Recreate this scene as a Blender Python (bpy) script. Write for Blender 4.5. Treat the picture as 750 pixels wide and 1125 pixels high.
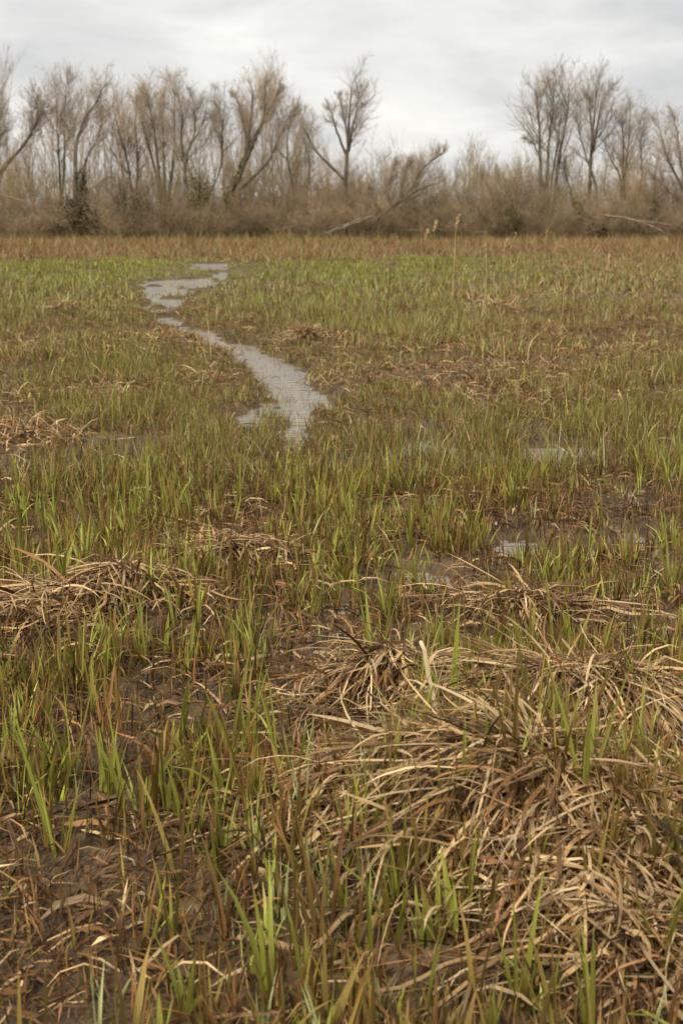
import bpy, math
import numpy as np

# ------------------------------------------------------------------ camera, sky, sun, exposure
scene = bpy.context.scene
for o in list(bpy.data.objects):
    bpy.data.objects.remove(o)
COL = scene.collection
RNG = np.random.default_rng(11)
CAM_H, FPX, HORIZON = 1.40, 1562.5, 238.0
PITCH = math.atan((562.5 - HORIZON) / FPX)

cam_data = bpy.data.cameras.new('camera')
cam_data.sensor_fit = 'VERTICAL'
cam_data.sensor_height = 36.0
cam_data.lens = 50.0
cam_data.clip_start, cam_data.clip_end = 0.05, 6000
cam_data.dof.use_dof = True
cam_data.dof.focus_distance = 4.6
cam_data.dof.aperture_fstop = 7.1
cam = bpy.data.objects.new('camera', cam_data)
cam.location = (0, 0, CAM_H)
cam.rotation_euler = (math.pi / 2 - PITCH, 0, 0)
COL.objects.link(cam)
scene.camera = cam

SUN_EL, SUN_AZ = math.radians(52), math.radians(200)   # azimuth clockwise from +Y
world = bpy.data.worlds.new('World')
scene.world = world
world.use_nodes = True
nt = world.node_tree
nt.nodes.clear()
def N(tree, kind, **kw):
    n = tree.nodes.new(kind)
    for k, v in kw.items():
        setattr(n, k, v)
    return n
out = N(nt, 'ShaderNodeOutputWorld')
bg = N(nt, 'ShaderNodeBackground')
bg.inputs['Strength'].default_value = 0.10
sky = N(nt, 'ShaderNodeTexSky', sky_type='NISHITA', sun_disc=False)
sky.sun_elevation, sky.sun_rotation = SUN_EL, SUN_AZ
tc = N(nt, 'ShaderNodeTexCoord')
sep = N(nt, 'ShaderNodeSeparateXYZ')
nt.links.new(tc.outputs['Generated'], sep.inputs[0])
zc = N(nt, 'ShaderNodeMath', operation='ABSOLUTE'); nt.links.new(sep.outputs[2], zc.inputs[0])
zo = N(nt, 'ShaderNodeMath', operation='ADD'); nt.links.new(zc.outputs[0], zo.inputs[0]); zo.inputs[1].default_value = 0.26
dx = N(nt, 'ShaderNodeMath', operation='DIVIDE'); nt.links.new(sep.outputs[0], dx.inputs[0]); nt.links.new(zo.outputs[0], dx.inputs[1])
dy = N(nt, 'ShaderNodeMath', operation='DIVIDE'); nt.links.new(sep.outputs[1], dy.inputs[0]); nt.links.new(zo.outputs[0], dy.inputs[1])
cmb = N(nt, 'ShaderNodeCombineXYZ'); nt.links.new(dx.outputs[0], cmb.inputs[0]); nt.links.new(dy.outputs[0], cmb.inputs[1])
cn = N(nt, 'ShaderNodeTexNoise'); nt.links.new(cmb.outputs[0], cn.inputs['Vector'])
cn.inputs['Scale'].default_value = 2.6; cn.inputs['Detail'].default_value = 7; cn.inputs['Roughness'].default_value = 0.55
cn.inputs['Distortion'].default_value = 0.35
cr = N(nt, 'ShaderNodeValToRGB'); nt.links.new(cn.outputs['Fac'], cr.inputs[0])
cr.color_ramp.elements[0].position = 0.30; cr.color_ramp.elements[0].color = (4.7, 4.73, 4.75, 1)
cr.color_ramp.elements[1].position = 0.68; cr.color_ramp.elements[1].color = (7.1, 7.0, 6.65, 1)
mx = N(nt, 'ShaderNodeMix', data_type='RGBA'); mx.inputs['Factor'].default_value = 0.97
nt.links.new(sky.outputs[0], mx.inputs['A']); nt.links.new(cr.outputs[0], mx.inputs['B'])
nt.links.new(mx.outputs['Result'], bg.inputs['Color'])
nt.links.new(bg.outputs[0], out.inputs[0])

sun_data = bpy.data.lights.new('sun', 'SUN')
sun_data.energy, sun_data.angle, sun_data.color = 3.0, math.radians(18), (1.0, 0.93, 0.80)
sun = bpy.data.objects.new('sun', sun_data)
sun.rotation_euler = (math.pi / 2 - SUN_EL, 0, math.pi - SUN_AZ)
sun.location = (0, 0, 40)
COL.objects.link(sun)

scene.view_settings.view_transform = 'Standard'
scene.view_settings.look = 'None'
scene.view_settings.exposure = 0.50
scene.view_settings.gamma = 1.0
scene.view_settings.use_curve_mapping = False
scene.cycles.max_bounces = 6
scene.cycles.diffuse_bounces = 3
scene.cycles.transmission_bounces = 3

# ------------------------------------------------------------------ helpers
def ray(px, py):
    u, v = (px - 375.0) / FPX, (562.5 - py) / FPX
    return np.array([u, math.cos(PITCH) + v * math.sin(PITCH), -math.sin(PITCH) + v * math.cos(PITCH)])
def G(px, py, z=0.0):                      # a point of the photograph on the level z
    d = ray(px, py); t = (z - CAM_H) / d[2]
    return d[0] * t, d[1] * t
def at(px, py, Y):                         # a point of the photograph at the distance Y
    d = ray(px, py); t = Y / d[1]
    return np.array([d[0] * t, Y, CAM_H + d[2] * t])

TAB = np.random.default_rng(3).random(4096)
def vnoise(x, y, seed=0):
    xi, yi = np.floor(x).astype(np.int64), np.floor(y).astype(np.int64)
    fx, fy = x - xi, y - yi
    fx, fy = fx * fx * (3 - 2 * fx), fy * fy * (3 - 2 * fy)
    def hsh(a, b):
        return TAB[((a * 73856093) ^ (b * 19349663) ^ (seed * 83492791)) & 4095]
    return (hsh(xi, yi) * (1 - fx) + hsh(xi + 1, yi) * fx) * (1 - fy) + (hsh(xi, yi + 1) * (1 - fx) + hsh(xi + 1, yi + 1) * fx) * fy
def fnoise(x, y, scale, seed=0, octv=3):   # 0..1
    s, a, tot = 0.0, 1.0, 0.0
    for o in range(octv):
        s = s + a * vnoise(x * scale * 2 ** o + 17.3 * o, y * scale * 2 ** o - 9.1 * o, seed + o); tot += a; a *= 0.5
    return s / tot
def sstep(a, b, x):
    t = np.clip((x - a) / (b - a), 0, 1); return t * t * (3 - 2 * t)

def srgb(r, g, b):
    c = np.array([r, g, b]) / 255.0
    return np.where(c <= 0.04045, c / 12.92, ((c + 0.055) / 1.055) ** 2.4)

def raw_mesh(name, V, F, C=None, A=None):
    me = bpy.data.meshes.new(name)
    V = np.ascontiguousarray(V, dtype=np.float32); F = np.ascontiguousarray(F, dtype=np.int32)
    k = F.shape[1]
    me.vertices.add(len(V)); me.vertices.foreach_set('co', V.ravel())
    me.loops.add(F.size); me.loops.foreach_set('vertex_index', F.ravel())
    me.polygons.add(len(F)); me.polygons.foreach_set('loop_start', np.arange(0, F.size, k, dtype=np.int32))
    if C is not None:
        at_ = me.attributes.new('Col', 'FLOAT_COLOR', 'POINT')
        at_.data.foreach_set('color', np.concatenate([C, np.ones((len(C), 1))], 1).astype(np.float32).ravel())
    if A is not None:
        at_ = me.attributes.new('strip', 'FLOAT_VECTOR', 'POINT')
        at_.data.foreach_set('vector', A.astype(np.float32).ravel())
    me.update(calc_edges=True)
    return me
def obj(name, me, mat, parent=None, label=None, cat=None, group=None, kind=None, loc=None):
    o = bpy.data.objects.new(name, me)
    if me is not None and not me.materials:
        me.materials.append(mat)
    COL.objects.link(o)
    if parent is not None: o.parent = parent
    if loc is not None: o.location = loc
    if label: o['label'] = label
    if cat: o['category'] = cat
    if group: o['group'] = group
    if kind: o['kind'] = kind
    return o
def thing(name, label, cat, loc=(0, 0, 0), group=None):
    return obj(name, None, None, None, label, cat, group, None, loc)

# strips: leaf blades. P (N,K,3) mid line, W (N,K) half width, S (N,K,3) side vector, Cc (N,K,3) colour
def strip_arrays(P, W, S, Cc, keel=0.0, rnd=None, attr=False):
    n, k, _ = P.shape
    if keel:
        T = np.gradient(P, axis=1)
        Nn = np.cross(T, S); Nn /= np.linalg.norm(Nn, axis=2, keepdims=True) + 1e-9
        L = P - S * W[..., None] + Nn * (W * keel)[..., None]
        R = P + S * W[..., None] + Nn * (W * keel)[..., None]
        rows = np.stack([L, P, R], 2)[:, :-1]                     # n,k-1,3,3
        m = 3
    else:
        rows = np.stack([P - S * W[..., None], P + S * W[..., None]], 2)[:, :-1]
        m = 2
    vn_ = m * (k - 1) + 1
    V = np.concatenate([rows.reshape(n, -1, 3), P[:, -1:, :]], 1).reshape(-1, 3)
    Cv = np.concatenate([np.repeat(Cc[:, :-1], m, axis=1), Cc[:, -1:]], 1).reshape(-1, 3)
    tri = []
    for i in range(k - 2):
        for j in range(m - 1):
            a, b, c, d = i * m + j, i * m + j + 1, (i + 1) * m + j + 1, (i + 1) * m + j
            tri += [(a, b, c), (a, c, d)]
    for j in range(m - 1):
        tri.append(((k - 2) * m + j, (k - 2) * m + j + 1, (k - 1) * m))
    tri = np.array(tri)
    F = (tri[None] + (np.arange(n) * vn_)[:, None, None]).reshape(-1, 3)
    A = None
    if attr:
        s = np.linspace(0, 1, k)
        ac = np.linspace(-1, 1, m)
        a1 = np.concatenate([np.tile(ac, k - 1), [0.0]]); a2 = np.concatenate([np.repeat(s[:-1], m), [1.0]])
        r = RNG.random(n) if rnd is None else rnd
        A = np.stack([np.tile(a1, (n, 1)), np.tile(a2, (n, 1)), np.repeat(r[:, None], vn_, 1)], 2).reshape(-1, 3)
    return V, F, Cv, A
def strip_mesh(name, *a, **k):
    V, F, Cv, A = strip_arrays(*a, **k)
    return raw_mesh(name, V, F, Cv, A)
def leaf_parts(parent, name, origin, P, W, S, Cc, mat, keel=0.35, label=None):
    for i in range(len(P)):
        me = strip_mesh(name, P[i:i+1] - np.asarray(origin), W[i:i+1], S[i:i+1], Cc[i:i+1], keel=keel, attr=True)
        obj(name, me, mat, parent)

# tubes: P (N,K,3), R (N,K); ends in a point
def tube_arrays(P, R, sides=3):
    n, k, _ = P.shape
    T = np.gradient(P, axis=1); T /= np.linalg.norm(T, axis=2, keepdims=True) + 1e-9
    ref = np.where(np.abs(T[..., 2:3]) > 0.9, np.array([1.0, 0, 0]), np.array([0, 0, 1.0]))
    U = np.cross(T, ref); U /= np.linalg.norm(U, axis=2, keepdims=True) + 1e-9
    Wv = np.cross(T, U)
    ang = np.arange(sides) * 2 * math.pi / sides
    ring = P[:, :, None] + R[:, :, None, None] * (np.cos(ang)[None, None, :, None] * U[:, :, None] + np.sin(ang)[None, None, :, None] * Wv[:, :, None])
    vn_ = sides * (k - 1) + 1
    V = np.concatenate([ring[:, :-1].reshape(n, -1, 3), P[:, -1:]], 1).reshape(-1, 3)
    tri = []
    for i in range(k - 2):
        for j in range(sides):
            a, b = i * sides + j, i * sides + (j + 1) % sides
            tri += [(a, b, b + sides), (a, b + sides, a + sides)]
    for j in range(sides):
        tri.append(((k - 2) * sides + j, (k - 2) * sides + (j + 1) % sides, (k - 1) * sides))
    F = (np.array(tri)[None] + (np.arange(n) * vn_)[:, None, None]).reshape(-1, 3)
    return V, F
def join(parts):
    V, F, C, off = [], [], [], 0
    for p in parts:
        V.append(p[0]); F.append(p[1] + off); off += len(p[0])
        if len(p) > 2: C.append(p[2])
    return np.concatenate(V), np.concatenate(F), (np.concatenate(C) if C else None)

# ------------------------------------------------------------------ materials
def mat_leaf(name, near):
    m = bpy.data.materials.new(name); m.use_nodes = True
    t = m.node_tree; b = t.nodes['Principled BSDF']; o = t.nodes['Material Output']
    a = N(t, 'ShaderNodeAttribute', attribute_name='Col')
    col = a.outputs['Color']
    if near:
        st = N(t, 'ShaderNodeAttribute', attribute_name='strip')
        mp = N(t, 'ShaderNodeVectorMath', operation='MULTIPLY'); t.links.new(st.outputs['Vector'], mp.inputs[0]); mp.inputs[1].default_value = (3.5, 2.5, 50)
        no = N(t, 'ShaderNodeTexNoise'); t.links.new(mp.outputs[0], no.inputs['Vector']); no.inputs['Scale'].default_value = 1.6; no.inputs['Detail'].default_value = 4
        ra = N(t, 'ShaderNodeMapRange'); t.links.new(no.outputs['Fac'], ra.inputs[0])
        ra.inputs[1].default_value, ra.inputs[2].default_value, ra.inputs[3].default_value, ra.inputs[4].default_value = 0.3, 0.7, 0.6, 1.3
        mu = N(t, 'ShaderNodeVectorMath', operation='SCALE'); t.links.new(col, mu.inputs[0]); t.links.new(ra.outputs[0], mu.inputs['Scale'])
        # brown specks and blotches on the blade
        n2 = N(t, 'ShaderNodeTexNoise'); t.links.new(mp.outputs[0], n2.inputs['Vector']); n2.inputs['Scale'].default_value = 4.0; n2.inputs['Detail'].default_value = 2
        r2 = N(t, 'ShaderNodeMapRange'); t.links.new(n2.outputs['Fac'], r2.inputs[0])
        r2.inputs[1].default_value, r2.inputs[2].default_value, r2.inputs[3].default_value, r2.inputs[4].default_value = 0.6, 0.75, 0.0, 0.6
        mm = N(t, 'ShaderNodeMix', data_type='RGBA'); t.links.new(r2.outputs[0], mm.inputs['Factor']); t.links.new(mu.outputs[0], mm.inputs['A']); mm.inputs['B'].default_value = (0.11, 0.06, 0.03, 1)
        col = mm.outputs['Result']
        bp = N(t, 'ShaderNodeBump'); bp.inputs['Strength'].default_value = 0.35; bp.inputs['Distance'].default_value = 0.002
        t.links.new(no.outputs['Fac'], bp.inputs['Height']); t.links.new(bp.outputs[0], b.inputs['Normal'])
    t.links.new(col, b.inputs['Base Color'])
    b.inputs['Roughness'].default_value = 0.55
    b.inputs['Specular IOR Level'].default_value = 0.28
    tr = N(t, 'ShaderNodeBsdfTranslucent'); t.links.new(col, tr.inputs['Color'])
    ms = N(t, 'ShaderNodeMixShader'); ms.inputs[0].default_value = 0.14
    t.links.new(b.outputs[0], ms.inputs[1]); t.links.new(tr.outputs[0], ms.inputs[2]); t.links.new(ms.outputs[0], o.inputs[0])
    return m
def mat_bark(name, c1, c2, scale=2.0):
    m = bpy.data.materials.new(name); m.use_nodes = True
    t = m.node_tree; b = t.nodes['Principled BSDF']
    g = N(t, 'ShaderNodeTexCoord')
    no = N(t, 'ShaderNodeTexNoise'); t.links.new(g.outputs['Object'], no.inputs['Vector']); no.inputs['Scale'].default_value = scale; no.inputs['Detail'].default_value = 5
    r = N(t, 'ShaderNodeValToRGB'); t.links.new(no.outputs['Fac'], r.inputs[0])
    r.color_ramp.elements[0].position, r.color_ramp.elements[1].position = 0.36, 0.64
    r.color_ramp.elements[0].color = (*c1, 1); r.color_ramp.elements[1].color = (*c2, 1)
    t.links.new(r.outputs[0], b.inputs['Base Color'])
    b.inputs['Roughness'].default_value = 0.9; b.inputs['Specular IOR Level'].default_value = 0.15
    return m
def mat_mud():
    m = bpy.data.materials.new('wet_mud'); m.use_nodes = True
    t = m.node_tree; b = t.nodes['Principled BSDF']
    g = N(t, 'ShaderNodeNewGeometry')
    n1 = N(t, 'ShaderNodeTexNoise'); t.links.new(g.outputs['Position'], n1.inputs['Vector']); n1.inputs['Scale'].default_value = 7; n1.inputs['Detail'].default_value = 8; n1.inputs['Roughness'].default_value = 0.65
    n2 = N(t, 'ShaderNodeTexNoise'); t.links.new(g.outputs['Position'], n2.inputs['Vector']); n2.inputs['Scale'].default_value = 45; n2.inputs['Detail'].default_value = 6
    r = N(t, 'ShaderNodeValToRGB'); t.links.new(n1.outputs['Fac'], r.inputs[0])
    r.color_ramp.elements[0].position, r.color_ramp.elements[1].position = 0.33, 0.68
    r.color_ramp.elements[0].color = (0.034, 0.021, 0.011, 1); r.color_ramp.elements[1].color = (0.160, 0.108, 0.060, 1)
    sp = N(t, 'ShaderNodeSeparateXYZ'); t.links.new(g.outputs['Position'], sp.inputs[0])
    fr = N(t, 'ShaderNodeMapRange'); t.links.new(sp.outputs[1], fr.inputs[0]); fr.inputs[1].default_value, fr.inputs[2].default_value = 7.0, 16.0
    n3 = N(t, 'ShaderNodeTexNoise'); t.links.new(g.outputs['Position'], n3.inputs['Vector']); n3.inputs['Scale'].default_value = 1.4; n3.inputs['Detail'].default_value = 9; n3.inputs['Roughness'].default_value = 0.7
    r3 = N(t, 'ShaderNodeValToRGB'); t.links.new(n3.outputs['Fac'], r3.inputs[0])
    r3.color_ramp.elements[0].position, r3.color_ramp.elements[1].position = 0.32, 0.66
    r3.color_ramp.elements[0].color = (0.045, 0.030, 0.016, 1); r3.color_ramp.elements[1].color = (0.155, 0.115, 0.052, 1)
    mg = N(t, 'ShaderNodeMix', data_type='RGBA'); t.links.new(fr.outputs[0], mg.inputs['Factor']); t.links.new(r.outputs[0], mg.inputs['A']); t.links.new(r3.outputs[0], mg.inputs['B'])
    t.links.new(mg.outputs['Result'], b.inputs['Base Color'])
    sl = N(t, 'ShaderNodeMapRange'); t.links.new(sp.outputs[1], sl.inputs[0]); sl.inputs[1].default_value, sl.inputs[2].default_value, sl.inputs[3].default_value, sl.inputs[4].default_value = 7.0, 16.0, 0.24, 0.04
    t.links.new(sl.outputs[0], b.inputs['Specular IOR Level'])
    rr = N(t, 'ShaderNodeMapRange'); t.links.new(n1.outputs['Fac'], rr.inputs[0])
    rr.inputs[1].default_value, rr.inputs[2].default_value, rr.inputs[3].default_value, rr.inputs[4].default_value = 0.38, 0.6, 0.30, 0.8
    t.links.new(rr.outputs[0], b.inputs['Roughness'])
    ad = N(t, 'ShaderNodeMath', operation='MULTIPLY_ADD'); t.links.new(n2.outputs['Fac'], ad.inputs[0]); ad.inputs[1].default_value = 0.45; t.links.new(n1.outputs['Fac'], ad.inputs[2])
    bp = N(t, 'ShaderNodeBump'); bp.inputs['Strength'].default_value = 0.9; bp.inputs['Distance'].default_value = 0.03
    t.links.new(ad.outputs[0], bp.inputs['Height']); t.links.new(bp.outputs[0], b.inputs['Normal'])
    return m
def mat_water():
    m = bpy.data.materials.new('marsh_water'); m.use_nodes = True
    t = m.node_tree; b = t.nodes['Principled BSDF']
    b.inputs['Base Color'].default_value = (0.25, 0.23, 0.205, 1)
    b.inputs['Roughness'].default_value = 0.04; b.inputs['IOR'].default_value = 1.33
    g = N(t, 'ShaderNodeNewGeometry')
    mp = N(t, 'ShaderNodeVectorMath', operation='MULTIPLY'); t.links.new(g.outputs['Position'], mp.inputs[0]); mp.inputs[1].default_value = (2, 9, 1)
    n1 = N(t, 'ShaderNodeTexNoise'); t.links.new(mp.outputs[0], n1.inputs['Vector']); n1.inputs['Scale'].default_value = 1.6; n1.inputs['Detail'].default_value = 4
    bp = N(t, 'ShaderNodeBump'); bp.inputs['Strength'].default_value = 0.6; bp.inputs['Distance'].default_value = 0.045
    t.links.new(n1.outputs['Fac'], bp.inputs['Height']); t.links.new(bp.outputs[0], b.inputs['Normal'])
    return m
M_NEAR, M_FAR = mat_leaf('sedge_blade', True), mat_leaf('meadow_blade', False)
M_MUD, M_WATER = mat_mud(), mat_water()
M_BARK = mat_bark('willow_bark', (0.065, 0.053, 0.034), (0.155, 0.128, 0.082))
M_TWIG = mat_bark('brown_twig', (0.21, 0.16, 0.11), (0.32, 0.25, 0.175), 0.6)
M_TWIG_O = mat_bark('orange_willow_twig', (0.26, 0.20, 0.135), (0.37, 0.29, 0.20), 0.6)
M_TWIG_G = mat_bark('grey_twig', (0.24, 0.195, 0.145), (0.35, 0.29, 0.22), 0.6)
M_SCRUB = mat_bark('scrub_stem', (0.15, 0.105, 0.06), (0.29, 0.21, 0.125), 0.8)
M_DEADWOOD = mat_bark('dead_wood', (0.14, 0.105, 0.075), (0.27, 0.215, 0.155), 3.0)
M_ROT = mat_bark('rotten_root', (0.02, 0.015, 0.012), (0.06, 0.045, 0.035), 5.0)

# ------------------------------------------------------------------ the lie of the land
ROWS = [(290, 206, 250), (297, 208, 253), (300, 236, 252), (306, 234, 250), (309, 156, 248), (316, 152, 238), (323, 158, 214), (331, 160, 203),
        (341, 160, 198), (351, 164, 202), (359, 172, 216), (367, 186, 242), (375, 203, 265), (385, 222, 290), (395, 244, 316), (405, 260, 334),
        (417, 276, 348), (431, 286, 360), (446, 291, 364), (461, 294, 356), (474, 302, 346), (486, 312, 336), (498, 320, 330)]
RY = np.array([G(375, r[0])[1] for r in ROWS])
RL = np.array([G(r[1], r[0])[0] for r in ROWS]); RR = np.array([G(r[2], r[0])[0] for r in ROWS])
o_ = np.argsort(RY); RY, RL, RR = RY[o_], RL[o_], RR[o_]
PUDDLES = [(272, 464, 20, 14, 1), (322, 500, 16, 9, 1), (372, 522, 26, 11, 1), (482, 497, 34, 16, 1), (440, 505, 20, 8, 1), (592, 502, 20, 14, 1), (690, 552, 19, 20, 1),
           (694, 598, 22, 22, 1), (560, 608, 54, 13, 1), (640, 612, 40, 10, 1), (455, 640, 46, 14, 1), (392, 676, 52, 17, 1), (372, 702, 26, 15, 1),
           (525, 655, 34, 9, 1), (200, 500, 14, 7, 1), (62, 588, 75, 26, 0.62), (150, 775, 55, 34, 0.66), (185, 720, 60, 16, 0.6),
           (120, 895, 90, 50, 0.64), (738, 895, 40, 62, 0.66), (235, 800, 45, 28, 0.6), (600, 712, 34, 12, 0.8), (735, 690, 30, 14, 0.8), (640, 500, 30, 8, 0.9)]
PW = []
for px, py, rx, ry, a in PUDDLES:
    x, y = G(px, py); PW.append((x, y, abs(G(px + rx, py)[0] - x), abs(G(px, py - ry)[1] - G(px, py + ry)[1]) / 2, a))
# tussocks: base pixel, radius x, radius y, height, blades, flow azimuth (deg, None = all round), spread, name
TUSS = [
    (585, 975, .40, .34, .19, 3300, 215, 110), (600, 838, .38, .28, .13, 2300, 235, 120), (425, 800, .20, .16, .10, 700, 245, 90),
    (140, 690, .30, .24, .11, 620, 235, 100), (250, 640, .26, .20, .07, 520, 250, 120), (45, 712, .28, .20, .05, 600, 200, 110),
    (570, 692, .24, .15, .05, 420, 270, 140), (450, 915, .34, .22, .05, 1100, 215, 100), (690, 838, .20, .16, .07, 500, 290, 120),
    (690, 1090, .28, .16, .02, 300, 180, 140), (12, 500, .30, .25, .10, 280, 270, 140), (338, 388, .26, .26, .13, 300, None, 0),
    (60, 392, .8, .6, .05, 420, 250, 160), (130, 385, .8, .6, .05, 420, 290, 160), (195, 386, .5, .35, .06, 300, 240, 130), (70, 350, .35, .35, .12, 220, None, 0),
    (100, 440, .6, .4, .05, 320, 260, 160), (262, 426, .3, .25, .04, 120, 240, 140), (440, 385, .9, .6, .05, 380, 260, 160), (560, 372, 1.0, .6, .06, 420, 260, 160), (480, 420, .8, .5, .05, 380, 250, 160),
    (610, 420, .6, .4, .05, 280, 250, 160), (690, 395, .7, .5, .05, 260, 250, 160), (545, 352, .45, .4, .12, 260, None, 0), (650, 330, 1.0, .7, .06, 320, 250, 160), (580, 445, .5, .35, .05, 240, 250, 160)]
TW = []
for t in TUSS:
    x, y = G(t[0], t[1]); TW.append((x, y) + t[2:])

def stream_sd(x, y):        # >0 inside, in metres
    xl, xr = np.interp(y, RY, RL), np.interp(y, RY, RR)
    e = (fnoise(x, y, 1.6, 40) - 0.5) * np.clip(0.025 * y, 0.2, 0.5)
    d = np.minimum(x - xl, xr - x) + e * 0.5 + 0.34 * (fnoise(x, y, 4.5, 42, 3) - 0.5)
    d = d + 0.002 * y - 0.9 * (sstep(0.67, 0.75, fnoise(x, y, 1.8, 47, 2)) * sstep(15, 20, y) + 0.2 * sstep(0.68, 0.75, fnoise(x, y, 3.5, 48, 2)) * sstep(13, 17, y))
    return np.where((y < RY[0]) | (y > RY[-1]), -5.0, d)
def puddle(x, y):           # 0..1 wetness
    m = np.zeros_like(x)
    e = (fnoise(x, y, 5.0, 50) - 0.5) * 1.5
    for cx, cy, rx, ry, a in PW:
        near = (np.abs(x - cx) < rx * 2.2) & (np.abs(y - cy) < ry * 2.2)
        if near.any():
            r = np.sqrt(((x[near] - cx) / rx) ** 2 + ((y[near] - cy) / ry) ** 2) + e[near]
            m[near] = np.maximum(m[near], a * (1 - sstep(0.6, 1.25, r)))
    return m
def height(x, y):
    x = np.asarray(x, float); y = np.asarray(y, float)
    h = 0.055 + 0.075 * (fnoise(x, y, 1.1, 1, 4) - 0.5) + 0.035 * (fnoise(x, y, 9.0, 9, 3) - 0.5) * (y < 25)
    h = np.maximum(h, 0.012)
    w = np.maximum(sstep(-0.10, 0.12, stream_sd(x, y)), puddle(x, y))
    h = h * (1 - w) - 0.035 * np.clip((w - 0.66) / 0.22, 0, 1) + 0.030 * w * (1 - 0.8 * sstep(0.7, 0.9, w)) * (fnoise(x, y, 11.0, 12, 4) - 0.3) + 0.016 * w * (w < 0.7)
    for cx, cy, rx, ry, hh, *_ in TW:
        near = (np.abs(x - cx) < rx * 2.6) & (np.abs(y - cy) < ry * 2.6)
        if near.any():
            r2 = ((x[near] - cx) / rx) ** 2 + ((y[near] - cy) / ry) ** 2
            h[near] += hh * np.exp(-1.1 * r2)
    return h

# ground sheet: a fan that is fine in front of the camera and reaches far beyond the trees
ys = np.concatenate([np.linspace(-300, -6, 6), np.linspace(-3, 1.6, 12)[:-1], 1.6 * np.exp(np.linspace(0, math.log(110 / 1.6), 380)), np.geomspace(118, 4000, 16)])
uf = np.linspace(-1, 1, 135); uo = 1 + np.geomspace(0.03, 60, 22)
us = np.concatenate([-uo[::-1], uf, uo])
YY, UU = np.meshgrid(ys, us, indexing='ij')
XX = UU * (0.9 + 0.34 * np.maximum(YY, 0) + 0.05 * np.maximum(-YY, 0))
ZZ = height(XX.ravel(), YY.ravel()).reshape(XX.shape)
far = sstep(60, 110, np.abs(YY)); ZZ = ZZ * (1 - far) + 0.05 * far
nr, nc = XX.shape
idx = np.arange(nr * nc).reshape(nr, nc)
Fg = np.stack([idx[:-1, :-1], idx[:-1, 1:], idx[1:, 1:], idx[1:, :-1]], -1).reshape(-1, 4)
obj('ground', raw_mesh('ground', np.stack([XX, YY, ZZ], -1).reshape(-1, 3), Fg), M_MUD, kind='structure')
wy = np.linspace(2.0, 60, 30); wx = np.linspace(-22, 22, 23)
WX, WY = np.meshgrid(wx, wy)
iw = np.arange(WX.size).reshape(WX.shape)
obj('stream', raw_mesh('stream', np.stack([WX, WY, np.zeros_like(WX)], -1).reshape(-1, 3),
    np.stack([iw[:-1, :-1], iw[:-1, 1:], iw[1:, 1:], iw[1:, :-1]], -1).reshape(-1, 4)), M_WATER, kind='structure')

# ------------------------------------------------------------------ blades: paths and colours
GREEN = np.array([srgb(126, 130, 46), srgb(140, 146, 56), srgb(108, 112, 40), srgb(152, 158, 68)])
YGREEN = np.array([srgb(176, 182, 76), srgb(162, 172, 66), srgb(188, 188, 100)])
GGREEN = np.array([srgb(164, 168, 112), srgb(146, 154, 96), srgb(178, 182, 132)])
OLIVE = np.array([srgb(130, 112, 50), srgb(114, 98, 44), srgb(144, 126, 60), srgb(102, 86, 40)])
BROWN = np.array([srgb(132, 94, 54), srgb(108, 77, 44), srgb(150, 108, 64), srgb(92, 66, 39)])
RUST = np.array([srgb(168, 120, 80), srgb(174, 124, 84), srgb(150, 106, 70)])
STRAW = np.array([srgb(196, 164, 116), srgb(180, 146, 100), srgb(208, 182, 138), srgb(158, 124, 84), srgb(174, 148, 112)])
DARK = np.array([srgb(70, 51, 33), srgb(88, 64, 41), srgb(55, 41, 28), srgb(105, 76, 48)])
def pick(pal, n):
    a, b = pal[RNG.integers(len(pal), size=n)], pal[RNG.integers(len(pal), size=n)]
    m = RNG.random((n, 1))
    return (a * m + b * (1 - m)) * RNG.uniform(0.60, 1.38, (n, 1))
def choose(names_w, n):                     # weights (n,k) -> colours and index
    w = np.stack([np.broadcast_to(v, (n,)) for _, v in names_w], 1).astype(float)
    w = np.cumsum(w / w.sum(1, keepdims=True), 1)
    i = (RNG.random((n, 1)) > w).sum(1).clip(0, len(names_w) - 1)
    C = np.zeros((n, 3))
    for k, (p, _) in enumerate(names_w):
        s = i == k; C[s] = pick(p, s.sum())
    return C, i
def erect(x, y, z, L, az, lean, curve, K):
    n = len(x); s = np.linspace(0, 1, K)
    th = lean[:, None] + curve[:, None] * s[None] ** 1.5
    ds = (L / (K - 1))[:, None]
    hx = np.concatenate([np.zeros((n, 1)), np.cumsum(np.sin(th[:, 1:]) * ds, 1)], 1)
    hz = np.concatenate([np.zeros((n, 1)), np.cumsum(np.cos(th[:, 1:]) * ds, 1)], 1)
    P = np.stack([x[:, None] + hx * np.cos(az)[:, None], y[:, None] + hx * np.sin(az)[:, None], z[:, None] + hz], 2)
    roll = az + RNG.uniform(-1.2, 1.2, n)
    S = np.stack([-np.sin(roll), np.cos(roll), np.zeros(n)], 1)[:, None, :].repeat(K, 1)
    return P, S
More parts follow.
